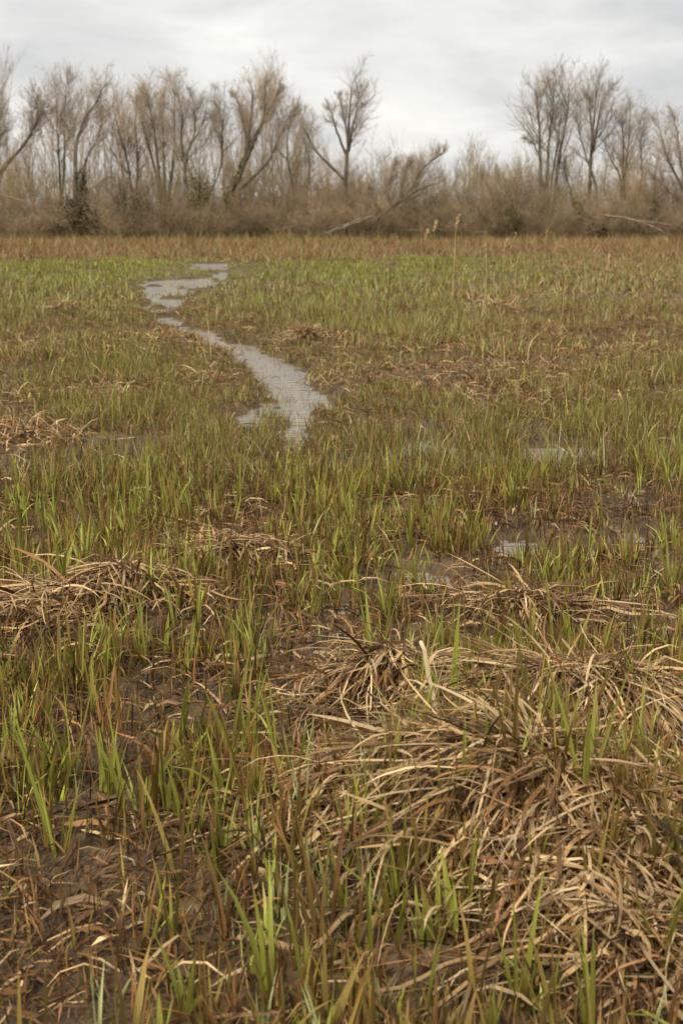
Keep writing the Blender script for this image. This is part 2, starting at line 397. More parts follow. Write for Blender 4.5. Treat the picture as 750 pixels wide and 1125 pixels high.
def flow(x, y, z, L, az, el, droop, K, layer, twist=0.5):
    n = len(x); P = np.zeros((n, K, 3)); P[:, 0] = np.stack([x, y, z], 1)
    a = az.copy(); e = el.copy(); ds = L / (K - 1)
    da = RNG.normal(0, 0.12, n)
    kk = RNG.integers(2, max(3, K), n); ka = np.where(RNG.random(n) < 0.55, RNG.normal(0, 1.0, n), 0.0)
    for k in range(1, K):
        st = np.stack([np.cos(e) * np.cos(a), np.cos(e) * np.sin(a), np.sin(e)], 1) * ds[:, None]
        q = P[:, k - 1] + st
        g = height(q[:, 0], q[:, 1]) + layer
        hit = q[:, 2] < g
        q[:, 2] = np.where(hit, g, q[:, 2])
        e = np.maximum(e - droop, -1.35); e = np.where(hit, np.maximum(e, -0.5), e)
        a = a + da + np.where(kk == k, ka, 0); e = e + np.where(kk == k, -0.5 * np.abs(ka), 0); P[:, k] = q
    T = np.gradient(P, axis=1)
    ro = RNG.normal(0, twist, n)[:, None]
    H = np.stack([-np.sin(az), np.cos(az), np.zeros(n)], 1)[:, None, :].repeat(K, 1)
    T /= np.linalg.norm(T, axis=2, keepdims=True) + 1e-9
    B = np.cross(T, H)
    rr = (ro + np.linspace(0, 1, K)[None] * RNG.normal(0, twist, n)[:, None])[..., None]
    S = np.cos(rr) * H + np.sin(rr) * B
    return P, S
def prof(K, w, taper=0.5):
    s = np.linspace(0, 1, K)[None]
    return w[:, None] * np.clip((1 - s) / taper, 0, 1) ** 0.75 * (0.75 + 0.25 * np.clip(s / 0.15, 0, 1))
def grad(Cb, Ct, K, p=1.0):
    s = (np.linspace(0, 1, K) ** p)[None, :, None]
    return Cb[:, None] * (1 - s) + Ct[:, None] * s
def fan(n, y0, y1, margin=0.06, pad=0.8):
    k, c = 0.24 + margin, pad
    f = lambda y: k * y * y / 2 + c * y
    u = f(y0) + RNG.random(n) * (f(y1) - f(y0))
    y = (-c + np.sqrt(c * c + 2 * k * u)) / k
    return RNG.uniform(-1, 1, n) * (k * y + c), y
def veg(x, y):              # how much grows here, 0..1
    s = sstep(-0.02, 0.25, stream_sd(x, y))
    return (1 - 0.90 * s) * (1 - 0.74 * sstep(0.25, 0.7, puddle(x, y)))
def straw_at(x, y):         # flattened straw patches
    m = np.zeros_like(x)
    for cx, cy, rx, ry, *_ in TW:
        m = np.maximum(m, np.exp(-(((x - cx) / rx) ** 2 + ((y - cy) / ry) ** 2) * 0.8))
    return m

# ------------------------------------------------------------------ straw tussocks in the foreground and the middle ground
T_LABEL = {0: 'largest mound of flattened tan straw, nearest at lower right', 1: 'second-largest straw mound, just behind the largest one',
    2: 'small peaked straw tussock beside the pale broken stalk', 3: 'peaked straw tussock at left with blades hanging down its front',
    4: 'low straw tussock just right of the peaked tussock at left', 5: 'flat swathe of straw at the left edge below the muddy patch',
    6: 'low straw heap standing between puddles behind the largest mound', 7: 'swathe of bent straw sweeping down left from the largest mound',
    8: 'straw tuft at the right edge beside bare mud', 9: 'flat straw and dead leaves in the lower right corner',
    10: 'ragged straw tuft at the left edge in the middle ground', 11: 'round dead tussock on the right bank of the stream',
    12: 'long straw swathe at the left edge of the far meadow', 13: 'straw swathe in the left meadow, middle of three in a row',
    14: 'straw swathe in the left meadow, closest to the stream', 15: 'small round dead tussock far left above the straw swathes',
    16: 'thin straw patch in the left meadow nearer than the swathes', 17: 'small straw patch on the left bank of the stream bend',
    18: 'straw swathe right of the stream below the tall reeds', 19: 'broad straw swathe around the feet of the reeds', 20: 'straw patch right of the stream mouth',
    21: 'thin straw patch in the right meadow', 22: 'straw patch at the right edge of the meadow', 23: 'dark round tussock among the tall reeds',
    24: 'broad tan swathe in the far right meadow', 25: 'small straw patch in the middle of the right meadow'}
for i, (cx, cy, rx, ry, hh, nb, fa, sp) in enumerate(TW):
    near = cy < 6.5; n = int(nb * (2.0 if near else 5.0))
    r = np.abs(RNG.normal(0, 0.64, n)) if (near or fa is None) else 1.5 * np.sqrt(RNG.random(n)); a0 = RNG.uniform(0, 2 * math.pi, n)
    x, y = cx + rx * r * np.cos(a0), cy + ry * r * np.sin(a0)
    if not near:
        kp = RNG.random(n) < sstep(0.35, 0.6, fnoise(x, y, 3.0, 210 + i, 2)); x, y, r, a0 = x[kp], y[kp], r[kp], a0[kp]; n = len(x)
    out_az = np.arctan2(ry * np.sin(a0), rx * np.cos(a0))
    if fa is None:
        az = out_az + RNG.normal(0, 0.8, n)
    else:
        f = math.radians(fa); mixw = RNG.random(n) < 0.32
        az = np.where(mixw, RNG.uniform(0, 2 * math.pi, n), f + RNG.normal(0, math.radians(sp) * 0.36, n))
    L = (0.04 + 0.30 * RNG.random(n) ** 1.9) if near else 0.06 + 0.16 * RNG.random(n)
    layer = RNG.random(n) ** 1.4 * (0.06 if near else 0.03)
    z = height(x, y) + layer * 0.6
    el = (RNG.normal(0.05, 0.34, n) + 0.15 * (1 - np.clip(r, 0, 1))) if near else RNG.uniform(-0.1, 1.2, n)
    az = az + 1.8 * (fnoise(x, y, 5.0, 200, 2) - 0.5)
    K = 7 if near else 4
    P, S = flow(x, y, z, L, az, el, RNG.uniform(0.02, 0.30, n) * (8 / (K - 1)), K, layer)
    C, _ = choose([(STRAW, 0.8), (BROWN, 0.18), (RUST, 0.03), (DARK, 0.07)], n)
    C = np.where((RNG.random(n) < 0.55)[:, None] & (layer < (0.018 if near else 0.003))[:, None], pick(DARK, n), C)  # many of the lowest blades dark: shade in the gaps painted as colour
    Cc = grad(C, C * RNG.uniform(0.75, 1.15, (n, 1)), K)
    W = prof(K, np.clip(np.exp(RNG.normal(math.log(0.0025), 0.45, n)), 0.001, 0.0058) * (1 if near else 0.95), 0.25)
    base = (cx, cy, float(height(np.array([cx]), np.array([cy]))[0]) - 0.02)
    tt = thing('straw_tussock', T_LABEL[i], 'straw tussock', base, 'flattened straw tussocks in the marsh')
    ni = {0: 260, 1: 200, 2: 80, 3: 120, 4: 60, 7: 80}.get(i, 0)
    if ni:
        # the uppermost and widest blades are pieces of their own
        order = np.argsort(-(layer * 12 + W[:, 3] * 90 + RNG.random(n) * 0.7))
        sel, rest = order[:ni], order[ni:]
        leaf_parts(tt, 'dead_blade', base, P[sel], W[sel], S[sel], Cc[sel], M_NEAR, 0.3)
    else:
        rest = np.arange(n)
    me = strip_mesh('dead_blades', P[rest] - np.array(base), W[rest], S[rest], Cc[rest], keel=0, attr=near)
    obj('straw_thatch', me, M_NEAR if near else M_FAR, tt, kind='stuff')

# ------------------------------------------------------------------ sedge shoots
def shoot_field(n, y0, y1):
    x, y = fan(n, y0, y1)
    clump = fnoise(x, y, 2.2, 60, 2) * 0.6 + fnoise(x, y, 7.0, 63, 2) * 0.4
    d = veg(x, y) * sstep(0.32, 0.60, clump) * (1 - 0.1 * sstep(-0.15, -0.5, x) * sstep(4.6, 3.6, y)) * (1 - 0.4 * straw_at(x, y))
    k = RNG.random(n) < d
    return x[k], y[k]
def shoot_leaves(x, y, kind, K, nl=(4, 8), size=None):
    """leaves of many shoots. kind: 0 green 1 olive 2 yellow-green 3 grey-green fine 4 brown"""
    m = RNG.integers(nl[0], nl[1], len(x)); own = np.repeat(np.arange(len(x)), m); n = len(own)
    kd = kind[own]; sz = np.ones(len(x)) if size is None else size
    Ls = np.array([0.24, 0.21, 0.15, 0.14, 0.17])[kind] * RNG.uniform(0.65, 1.25, len(x)) * sz
    order = RNG.random(n)
    L = Ls[own] * (0.55 + 0.5 * order)
    az = RNG.uniform(0, 2 * math.pi, len(x))[own] + (RNG.random(n) < 0.5) * math.pi + RNG.normal(0, 0.5, n)
    lean = np.abs(RNG.normal(0.05, 0.12, n)) + 0.15 * (1 - order); curve = np.abs(RNG.normal(0.12, 0.22, n)) + (RNG.random(n) < 0.14) * RNG.uniform(0.5, 1.9, n)
    rr = RNG.uniform(0, 0.014, n)
    bx, by = x[own] + rr * np.cos(az), y[own] + rr * np.sin(az)
    P, S = erect(bx, by, height(bx, by) - 0.012, L, az, lean, curve, K)
    w = np.array([0.0052, 0.0048, 0.0036, 0.0026, 0.0044])[kd] * np.clip(np.exp(RNG.normal(-0.12, 0.32, n)), 0.45, 1.7)
    W = prof(K, w, 0.62)
    Ct = np.zeros((n, 3)); Cb = np.zeros((n, 3))
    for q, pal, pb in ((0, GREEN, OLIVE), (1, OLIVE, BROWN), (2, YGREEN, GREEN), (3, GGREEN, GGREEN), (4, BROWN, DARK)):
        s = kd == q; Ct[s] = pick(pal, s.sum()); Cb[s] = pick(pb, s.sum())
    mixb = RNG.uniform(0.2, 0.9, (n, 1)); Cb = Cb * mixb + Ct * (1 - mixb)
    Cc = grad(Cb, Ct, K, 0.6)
    tip = (RNG.random(n) < 0.42) & (kd != 3)
    tc_ = pick(RUST, n); ts = sstep(0.6, 0.95, np.linspace(0, 1, K))[None, :, None] * tip[:, None, None] * 0.8
    Cc = Cc * (1 - ts) + tc_[:, None] * ts
    return own, P, S, W, Cc
def kinds(x, y):
    n = len(x); a = fnoise(x, y, 1.3, 70, 2); yg = fnoise(x, y, 0.9, 75, 2); gg = fnoise(x, y, 1.6, 78, 2)
    _, i = choose([(GREEN, 0.85 + 0 * a), (OLIVE, 1.0 + 1.2 * sstep(0.5, 0.7, a)), (YGREEN, 0.45 + 1.3 * sstep(0.5, 0.7, yg)), (GGREEN, 0.15 + 1.0 * sstep(0.55, 0.72, gg)), (BROWN, 0.55)], n)
    return i
sx, sy = shoot_field(11500, 1.9, 7.5)
sk = kinds(sx, sy)
# on screen and nearest first: these are single plants
scr = np.abs(sx / np.maximum(sy, 0.1)) < 0.232
cand = np.where(scr & (sy > 2.42))[0]
cand = cand[np.argsort(sy[cand])][:280]
KN = ['green sedge shoot', 'olive brown sedge shoot', 'small yellow-green shoot', 'fine grey-green shoot', 'withered brown sedge shoot']
def where_label(x, y):
    u = 375 + x / (y * math.cos(PITCH) + CAM_H * math.sin(PITCH)) * FPX
    dd = np.array([((x - t[0]) / t[2]) ** 2 + ((y - t[1]) / t[3]) ** 2 for t in TW[:10]])
    j = int(dd.argmin())
    if dd[j] < 1.3:
        return 'in the ' + ['largest straw mound', 'second-largest mound', 'stalk-side tussock', 'peaked left tussock', 'low left tussock',
                'straw at the left edge', 'straw heap between puddles', 'bent straw', 'right-edge straw tuft', 'lower right corner straw'][j] + ('' if dd[j] < 0.35 else ', front' if y < TW[j][1] else ', back')
    if y < 2.75:
        return 'at the bottom edge, ' + ('left corner' if u < 190 else 'left of centre' if u < 375 else 'right of centre' if u < 560 else 'right corner')
    if u < 250: return 'on the lower left mud' if y < 3.4 else 'on mud left of the tussocks'
    if u > 660: return 'by the right-edge mud'
    return 'in the dark litter' if y < 3.3 else 'in wet ground between tussocks'
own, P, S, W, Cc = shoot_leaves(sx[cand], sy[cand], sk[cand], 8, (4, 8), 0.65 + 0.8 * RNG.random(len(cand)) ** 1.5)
NAMED = []
for j, c in enumerate(cand):
    base = (sx[c], sy[c], float(height(sx[c:c+1], sy[c:c+1])[0]))
    s = own == j
    tp = P[s][:, -1] - np.array(base); hh = tp[:, 2].max(); ln = tp[:, 0].mean()
    lab = ('tall ' if hh > 0.24 else 'short ' if hh < 0.15 else '') + ('left-leaning ' if ln < -0.03 else 'right-leaning ' if ln > 0.03 else 'upright ') + KN[sk[c]] + ' ' + where_label(sx[c], sy[c])
    tt = thing('sedge_shoot', lab, 'sedge', base, 'sedge shoots')
    NAMED.append((lab, sx[c] / sy[c], tt))
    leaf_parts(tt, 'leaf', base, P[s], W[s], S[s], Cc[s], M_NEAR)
rest = np.setdiff1d(np.arange(len(sx)), cand)
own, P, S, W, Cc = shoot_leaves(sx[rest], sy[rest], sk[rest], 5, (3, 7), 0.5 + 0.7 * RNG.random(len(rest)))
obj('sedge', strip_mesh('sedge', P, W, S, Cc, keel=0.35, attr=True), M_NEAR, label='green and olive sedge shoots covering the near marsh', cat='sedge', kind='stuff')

# ------------------------------------------------------------------ short dead stubble and litter close by
def litter(n, y0, y1, K, wmul=1.0, Lr=(0.05, 0.24), dens=None):
    x, y = fan(n, y0, y1)
    d = 0.35 + 0.65 * sstep(0.35, 0.65, fnoise(x, y, 2.5, 90, 3))
    d = d * (1 - 0.9 * sstep(0.35, 0.75, puddle(x, y))) * (1 - 0.97 * sstep(-0.02, 0.2, stream_sd(x, y)))
    k = RNG.random(n) < d; x, y = x[k], y[k]; n = len(x)
    L = RNG.uniform(*Lr, n); layer = RNG.random(n) ** 2 * 0.035 + 0.002
    P, S = flow(x, y, height(x, y) + layer, L, RNG.uniform(0, 2 * math.pi, n), RNG.uniform(-0.1, 0.6, n), RNG.uniform(0.1, 0.4, n) * 7 / K, K, layer, 0.8)
    up = fnoise(x, y, 1.5, 95, 2)
    C, _ = choose([(DARK, 1.0), (BROWN, 0.9), (STRAW, 0.4 + 0.7 * sstep(0.48, 0.68, up)), (RUST, 0.07)], n)
    W = prof(K, np.clip(np.exp(RNG.normal(math.log(0.0024), 0.45, n)), 0.0009, 0.0055) * wmul, 0.25)
    return P, W, S, grad(C, C * RNG.uniform(0.7, 1.2, (n, 1)), K)
P, W, S, Cc = litter(44000, 1.9, 7.5, 4, 1.0, (0.03, 0.17))
d0 = P[:, 0, 1]; on = np.where((np.abs(P[:, 0, 0] / d0) < 0.23) & (d0 > 2.42) & (d0 < 3.6))[0]
on = on[np.argsort(-W[on, 1] * np.linalg.norm(P[on, -1] - P[on, 0], axis=1) * (0.4 + Cc[on, 1, 0]))][:110]
for j in on:
    me = strip_mesh('dead_leaf', P[j:j+1] - P[j, 0], W[j:j+1] * 1.3, S[j:j+1], Cc[j:j+1], keel=0.3, attr=True)
    br = Cc[j, 1, 0]
    lab = ('pale straw' if br > 0.3 else 'brown' if br > 0.14 else 'dark rotten') + ' dead leaf ' + where_label(P[j, 0, 0], P[j, 0, 1])
    ln = np.linalg.norm(P[j, -1] - P[j, 0])
    lab = ('long ' if ln > 0.11 else '') + lab
    NAMED.append((lab, P[j, 0, 0] / P[j, 0, 1], obj('dead_leaf', me, M_NEAR, None, lab, 'dead leaf', 'loose dead leaves', None, tuple(P[j, 0]))))
rest = np.setdiff1d(np.arange(len(P)), on)
obj('leaf_litter', strip_mesh('leaf_litter', P[rest], W[rest], S[rest], Cc[rest], attr=True), M_NEAR, label='dark brown rotting leaf litter on the mud', cat='leaf litter', kind='stuff')

def stubble(n, y0, y1, K, h=(0.04, 0.15), w=(0.0015, 0.004), attr=False):
    x, y = fan(n, y0, y1)
    d = veg(x, y) * (0.35 + 0.65 * sstep(0.38, 0.6, fnoise(x, y, 3.2, 100, 2)))
    k = RNG.random(n) < d; x, y = x[k], y[k]; n = len(x)
    P, S = erect(x, y, height(x, y) - 0.01, RNG.uniform(*h, n), RNG.uniform(0, 2 * math.pi, n), np.abs(RNG.normal(0.1, 0.3, n)), RNG.normal(0.1, 0.5, n), K)
    C, _ = choose([(BROWN, 0.9), (DARK, 2.0), (OLIVE, 0.9), (STRAW, 0.25), (RUST, 0.12)], n)
    return P, prof(K, RNG.uniform(*w, n), 0.7), S, grad(C * 0.85, C, K)
P, W, S, Cc = stubble(52000, 1.9, 7.5, 3, (0.03, 0.15), (0.0014, 0.0036))
P2, W2, S2, C2 = stubble(110000, 7.3, 21, 2, (0.03, 0.13), (0.0025, 0.0050))
V, F, Cv = join([strip_arrays(P, W, S, Cc)[:3], strip_arrays(P2, W2, S2, C2)[:3]])
obj('dead_stubble', raw_mesh('dead_stubble', V, F, Cv), M_FAR, label='short brown dead stubble between the sedge shoots', cat='stubble', kind='stuff')

# ------------------------------------------------------------------ middle distance and far meadow
def pxy(x, y):
    return 375 + x / (y * math.cos(PITCH) + CAM_H * math.sin(PITCH)) * FPX
def meadow(n, y0, y1, K, wr, hr, tufty=0.5):
    x, y = fan(n, y0, y1)
    sd = stream_sd(x, y); v = veg(x, y)
    tuft = 0.65 * fnoise(x, y, 2.4, 110, 2) + 0.35 * fnoise(x, y, 0.8, 113, 2)
    k = RNG.random(n) < v * (0.14 + 0.24 * sstep(18, 26, y) + (0.86 - 0.24 * sstep(18, 26, y)) * sstep(0.40, 0.58, tuft)); x, y, sd, tuft = x[k], y[k], sd[k], tuft[k]; n = len(x)
    u = pxy(x, y)
    big = fnoise(x, y * 0.6, 0.28, 120, 3); med = fnoise(x, y * 0.7, 0.8, 125, 3)
    st = straw_at(x, y)
    greenband = sstep(28, 36, y + 3 * (big - .5)) * (1 - sstep(44, 50, y + 14 * (big - 0.5))) * (1 - sstep(560, 640, u))
    yel = greenband * (1 - sstep(215, 260, u)) * sstep(60, 170, u)
    redband = sstep(39, 50, y + 18 * (big - 0.5) + 14 * (med - 0.5)) * (0.62 + 0.38 * sstep(0.3, 0.6, fnoise(x, y * 0.5, 0.35, 128, 3)))
    redband = np.minimum(redband * 1.3, 1.0)
    rightt = sstep(440, 620, u) * sstep(8.5, 18, y)
    bank = sstep(-0.8, -0.1, sd)
    wg = 0.8 + 0.8 * sstep(0.45, 0.65, med)
    Wt = [(GREEN, (wg + 5 * greenband) * (1 - 0.93 * redband) * (1 - 0.55 * rightt)),
          (YGREEN, (0.42 + 2.2 * yel + 0.9 * greenband) * (1 - 0.95 * redband) * (1 - 0.5 * rightt)),
          (GGREEN, 0.25 + 0.7 * sstep(8, 20, y) * (1 - redband)),
          (OLIVE, (1.9 - 0.8 * sstep(12, 30, y) + 0.8 * bank + 0.6 * sstep(14, 9, y)) * (1 - 0.5 * redband)),
          (BROWN, (1.05 + 1.7 * bank) * (1 - 0.6 * greenband) + 1.6 * redband),
          (STRAW, (1.15 + 0.8 * sstep(12, 25, y) * sstep(0.4, 0.65, fnoise(x, y, 0.5, 131, 3))) * (1 - 0.5 * greenband) + 2.0 * st + 1.7 * rightt + 1.0 * redband * sstep(0.4, 0.7, big) + 1.4 * redband),
          (DARK, 0.65 - 0.3 * sstep(10, 25, y) + 0.8 * redband * sstep(0.45, 0.65, med)),
          (RUST, 0.42 + 2.6 * redband * sstep(0.62, 0.35, big) + 1.0 * redband + 1.1 * rightt)]
    C, i = choose(Wt, n)
    dead = i >= 4
    hs = (0.45 + 1.0 * sstep(0.36, 0.64, tuft)) * (1 - 0.55 * sstep(-1.2, -0.1, sd)) * (1 - 0.35 * greenband) * (1 + 1.3 * sstep(76, 84, y) * sstep(0.45, 0.7, fnoise(x, y, 0.6, 150, 2))) * (1 + 0.8 * redband * (0.5 + 1.6 * sstep(0.5, 0.75, fnoise(x, y, 0.9, 140, 2))))
    # low growth on the camera's side of the water
    L = RNG.uniform(*hr, n) * hs * np.where(dead, 0.8, 1.0)
    lean = np.abs(RNG.normal(0.08, 0.2, n)) + dead * np.abs(RNG.normal(0, 0.35, n)); curve = np.abs(RNG.normal(0.1, 0.35, n)) + dead * np.abs(RNG.normal(0, 0.5, n))
    P, S = erect(x, y, height(x, y) - 0.012, L, RNG.uniform(0, 2 * math.pi, n), lean, curve, K)
    ii = RNG.random((n, 1)) < 0.5
    mb = RNG.uniform(0.2, 0.75, (n, 1)); Cb = C * (1 - mb) + mb * pick(DARK, n); C = C * np.where(RNG.random((n, 1)) < 0.5, 0.82, 1.0)  # base runs to dark brown: dead sheaths plus painted shade between the blades
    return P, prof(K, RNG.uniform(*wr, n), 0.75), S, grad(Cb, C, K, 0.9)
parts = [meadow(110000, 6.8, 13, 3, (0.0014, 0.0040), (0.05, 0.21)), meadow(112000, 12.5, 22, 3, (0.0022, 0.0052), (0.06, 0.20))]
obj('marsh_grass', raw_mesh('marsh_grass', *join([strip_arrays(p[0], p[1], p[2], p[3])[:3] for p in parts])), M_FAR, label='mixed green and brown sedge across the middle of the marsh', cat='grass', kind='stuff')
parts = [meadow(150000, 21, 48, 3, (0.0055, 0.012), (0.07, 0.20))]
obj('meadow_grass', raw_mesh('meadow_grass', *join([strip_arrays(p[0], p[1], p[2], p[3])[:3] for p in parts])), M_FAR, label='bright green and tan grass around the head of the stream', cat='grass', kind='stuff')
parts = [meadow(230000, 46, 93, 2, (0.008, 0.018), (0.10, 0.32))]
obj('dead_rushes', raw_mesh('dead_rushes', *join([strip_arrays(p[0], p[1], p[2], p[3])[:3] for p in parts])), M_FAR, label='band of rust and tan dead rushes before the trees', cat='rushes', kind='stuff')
P, W, S, Cc = litter(48000, 7, 24, 3, 1.0, (0.06, 0.22))
obj('straw_litter', strip_mesh('straw_litter', P, W, S, Cc), M_FAR, label='fallen straw lying between the sedges of the middle marsh', cat='leaf litter', kind='stuff')

# ------------------------------------------------------------------ tall dead reeds and the broken stalk
def reed(bpx, bpy_, tpx, tpy, label, plume=0, bend=0.0, r=0.0042, col=None):
    bx, by = G(bpx, bpy_, 0.05); top = at(tpx, tpy, by); base = np.array([bx, by, float(height(np.array([bx]), np.array([by]))[0]) - 0.02])
    tt = thing('reed_stem', label, 'reed', tuple(base), 'tall dead reeds in the meadow')
    K = 9; s = np.linspace(0, 1, K)[:, None]
    P = base * (1 - s) + top * s + np.array([0.03, 0.02, 0]) * np.sin(s * math.pi) * RNG.normal(0, 1)
    if bend:
        P = np.concatenate([P, P[-1:] + np.array([[0.25, 0, 0.35], [0.6, 0, 0.4], [1.0, 0, 0.05]]) * abs(bend) * np.array([math.copysign(1, bend), 1, 1])])
    V, F = tube_arrays((P - base)[None], np.linspace(r, r * 0.55, len(P))[None], 5)
    c = np.tile(pick(STRAW[[0, 2]] * 1.1, 1) if col is None else col, (len(V), 1))
    obj('stem', raw_mesh('stem', V, F, c), M_FAR, tt)
    tip = P[-1] - base; st_ = tt.children[0]
    if plume:
        n = 34; z0 = RNG.random(n)
        p0 = tip[None] + np.stack([RNG.normal(0, .008, n) + 0.25 * plume * z0, RNG.normal(0, .008, n), (z0 - 0.9) * plume], 1)
        Pp, Ss = erect(p0[:, 0], p0[:, 1], p0[:, 2], RNG.uniform(0.25, 0.5, n) * plume, RNG.normal(0, 0.8, n), RNG.uniform(0.3, 1.2, n), RNG.uniform(0, 0.8, n), 3)
        Cp = grad(pick(STRAW[[2, 4]] * 1.2, n), pick(STRAW[[2, 4]] * 1.2, n), 3)
        obj('plume', strip_mesh('plume', Pp, prof(3, np.full(n, 0.007)), Ss, Cp), M_FAR, st_)
    n = RNG.integers(1, 4); q = P[2:7][RNG.integers(0, 5, n)] - base
    Pl, Sl = erect(q[:, 0], q[:, 1], q[:, 2], RNG.uniform(0.12, 0.3, n), RNG.uniform(0, 6.28, n), RNG.uniform(0.3, 0.7, n), RNG.uniform(0.5, 1.8, n), 5)
    leaf_parts(st_, 'withered_leaf', (0, 0, 0), Pl, prof(5, np.full(n, 0.006)), Sl, grad(pick(STRAW, n), pick(RUST, n), 5), M_FAR, 0.2)
reed(463, 303, 462, 254, 'reed with hooked tip left of the tallest reed', 0.16, 0.12)
reed(474, 303, 476, 245, 'reed with upright tan plume just left of the tallest reed', 0.22)
reed(496, 332, 501, 238, 'tallest pale straight reed standing above the meadow', 0.14, 0, 0.005)
reed(426, 330, 425, 289, 'short dark reed stump left of the other reeds', 0, 0, 0.006, srgb(90, 66, 44)[None])
reed(434, 312, 429, 282, 'dark reed with its top bent left', 0, -0.10, 0.005, srgb(110, 80, 54)[None])
reed(552, 296, 554, 264, 'reed with drooping brown plume right of the tallest reed', 0.2)
reed(561, 300, 561, 257, 'reed with ragged tuft behind the drooping plume', 0.14, 0.08)
reed(596, 272, 600, 250, 'far reed with a white fluffy plume in front of the scrub', 0.28)
reed(530, 404, 530, 330, 'slender pale reed standing alone in the right meadow')
reed(544, 418, 540, 364, 'short slanting reed right of the slender pale reed')
reed(518, 332, 520, 284, 'thin reed between the tallest reed and the drooping plume')
reed(595, 342, 613, 306, 'reed leaning far to the right')
reed(475, 326, 473, 304, 'short thin reed below the hooked reed')
reed(581, 412, 584, 372, 'thin reed at the right of the straw swathe')
reed(553, 402, 552, 368, 'short reed stub in the straw swathe')
reed(526, 356, 533, 270, 'thin grey reed in the middle of the reed group')
reed(566, 330, 572, 272, 'slanting thin reed at the right of the reed group')
reed(618, 352, 622, 300, 'thin pale reed right of the leaning reed')
reed(642, 330, 640, 288, 'thin pale reed in the tan swathe at far right')
reed(664, 318, 668, 280, 'slanting thin reed nearest the right edge', 0.1)
reed(508, 330, 510, 292, 'short thin reed just right of the tallest reed', 0.08)
reed(545, 340, 543, 296, 'thin reed below the drooping plume')
reed(232, 392, 228, 350, 'thin straw stem slanting on the left bank of the stream')

def stalk_up(bpx, bpy_, tpx, tpy, label, r0):
    x, y = G(bpx, bpy_, 0.06); z = float(height(np.array([x]), np.array([y]))[0]) - 0.02
    top = at(tpx, tpy, y - 0.02)
    P = np.array([[x, y, z]]) * (1 - np.linspace(0, 1, 14)[:, None]) + top * np.linspace(0, 1, 14)[:, None] + RNG.normal(0, 0.0016, (14, 3))
    base = P[0].copy(); R = np.linspace(r0, r0 * 0.85, 14); R[8:10] *= 1.35; R[10] *= 1.2; P[-1] = P[-2] + (P[-1] - P[-2]) * 0.1
    V, F = tube_arrays((P - base)[None], R[None], 7)
    C = np.tile(srgb(226, 204, 164), (len(V), 1)) * RNG.uniform(0.85, 1.1, (len(V), 1))
    tt = thing('broken_stalk', label, 'stalk', tuple(base)); obj('stem', raw_mesh('stem', V, F, C), M_FAR, tt)
    q = P[8:11] - base
    Pl, Sl = erect(q[:, 0], q[:, 1], q[:, 2], np.full(3, 0.055), RNG.uniform(0, 6.28, 3), np.full(3, 0.3), np.full(3, 0.9), 5)
    leaf_parts(tt, 'sheath', (0, 0, 0), Pl, prof(5, np.full(3, 0.006)), Sl, grad(pick(STRAW * 1.2, 3), pick(STRAW * 1.2, 3), 5), M_NEAR)
stalk_up(487, 840, 461, 694, 'pale broken hollow stalk standing in front of the small peaked tussock', 0.0058)
stalk_up(397, 918, 395, 846, 'short pale stub of a stalk left of the largest mound', 0.006)
def lying(p, q, z, label, r0):
    a, b = np.array([*G(*p, z), z]), np.array([*G(*q, z), z]); s = np.linspace(0, 1, 12)[:, None]
    P = a * (1 - s) + b * s
    P[:, 2] = np.maximum(height(P[:, 0], P[:, 1]) + 0.008, P[:, 2]) + RNG.normal(0, 0.001, 12)
    V, F = tube_arrays((P - a)[None], (np.full(12, r0) * RNG.uniform(0.9, 1.1, 12))[None], 7)
    C = np.tile(srgb(176, 146, 104), (len(V), 1)) * RNG.uniform(0.8, 1.1, (len(V), 1))
    obj('lying_stem', raw_mesh('lying_stem', V, F, C), M_NEAR, None, label, 'stem', None, None, tuple(a))
lying((262, 1040), (346, 1062), 0.05, 'thick hollow straw stem lying in the dark litter at lower left', 0.009)
lying((700, 470), (745, 476), 0.05, 'pale stick lying in the sedge at the right edge', 0.008)
lying((20, 650), (120, 628), 0.12, 'straw stem lying on the tussock at the left edge', 0.005)

# ------------------------------------------------------------------ trees
def sub_branches(P, R, cnt, t0, t1, ang, Lr, rr, K, up=0.35, tpow=1.0, fall=0.6, top=1.15, wobble=0.036):
    """children of N polylines P (N,K0,3)"""
    n0, k0, _ = P.shape
    own = np.repeat(np.arange(n0), cnt); n = len(own)
    t = t0 + (t1 - t0) * RNG.random(n) ** tpow
    f = t * (k0 - 1); i = np.minimum(f.astype(int), k0 - 2); w = (f - i)[:, None]
    st = P[own, i] * (1 - w) + P[own, i + 1] * w
    T = P[own, i + 1] - P[own, i]; T /= np.linalg.norm(T, axis=1, keepdims=True) + 1e-9
    v = RNG.normal(0, 1, (n, 3)); v -= (v * T).sum(1, keepdims=True) * T; v /= np.linalg.norm(v, axis=1, keepdims=True)
    a = RNG.uniform(*ang, n)[:, None]
    d = np.cos(a) * T + np.sin(a) * v
    plen = np.linalg.norm(P[:, -1] - P[:, 0], axis=1)[own]
    L = RNG.uniform(*Lr, n) * plen * (top - fall * t)
    s = np.linspace(0, 1, K)[None, :, None]
    wob = RNG.normal(0, wobble, (n, K, 3)) * L[:, None, None] * s
    Q = st[:, None] + d[:, None] * L[:, None, None] * s + np.array([0, 0, 1.0]) * (up * L)[:, None, None] * s ** 2 + wob
    pr = (R[own, i] * (1 - w[:, 0]) + R[own, i + 1] * w[:, 0])
    r0 = np.minimum(pr * 0.75, L * rr)
    Rq = r0[:, None] * np.linspace(1, 0.35, K)[None]
    return Q, Rq
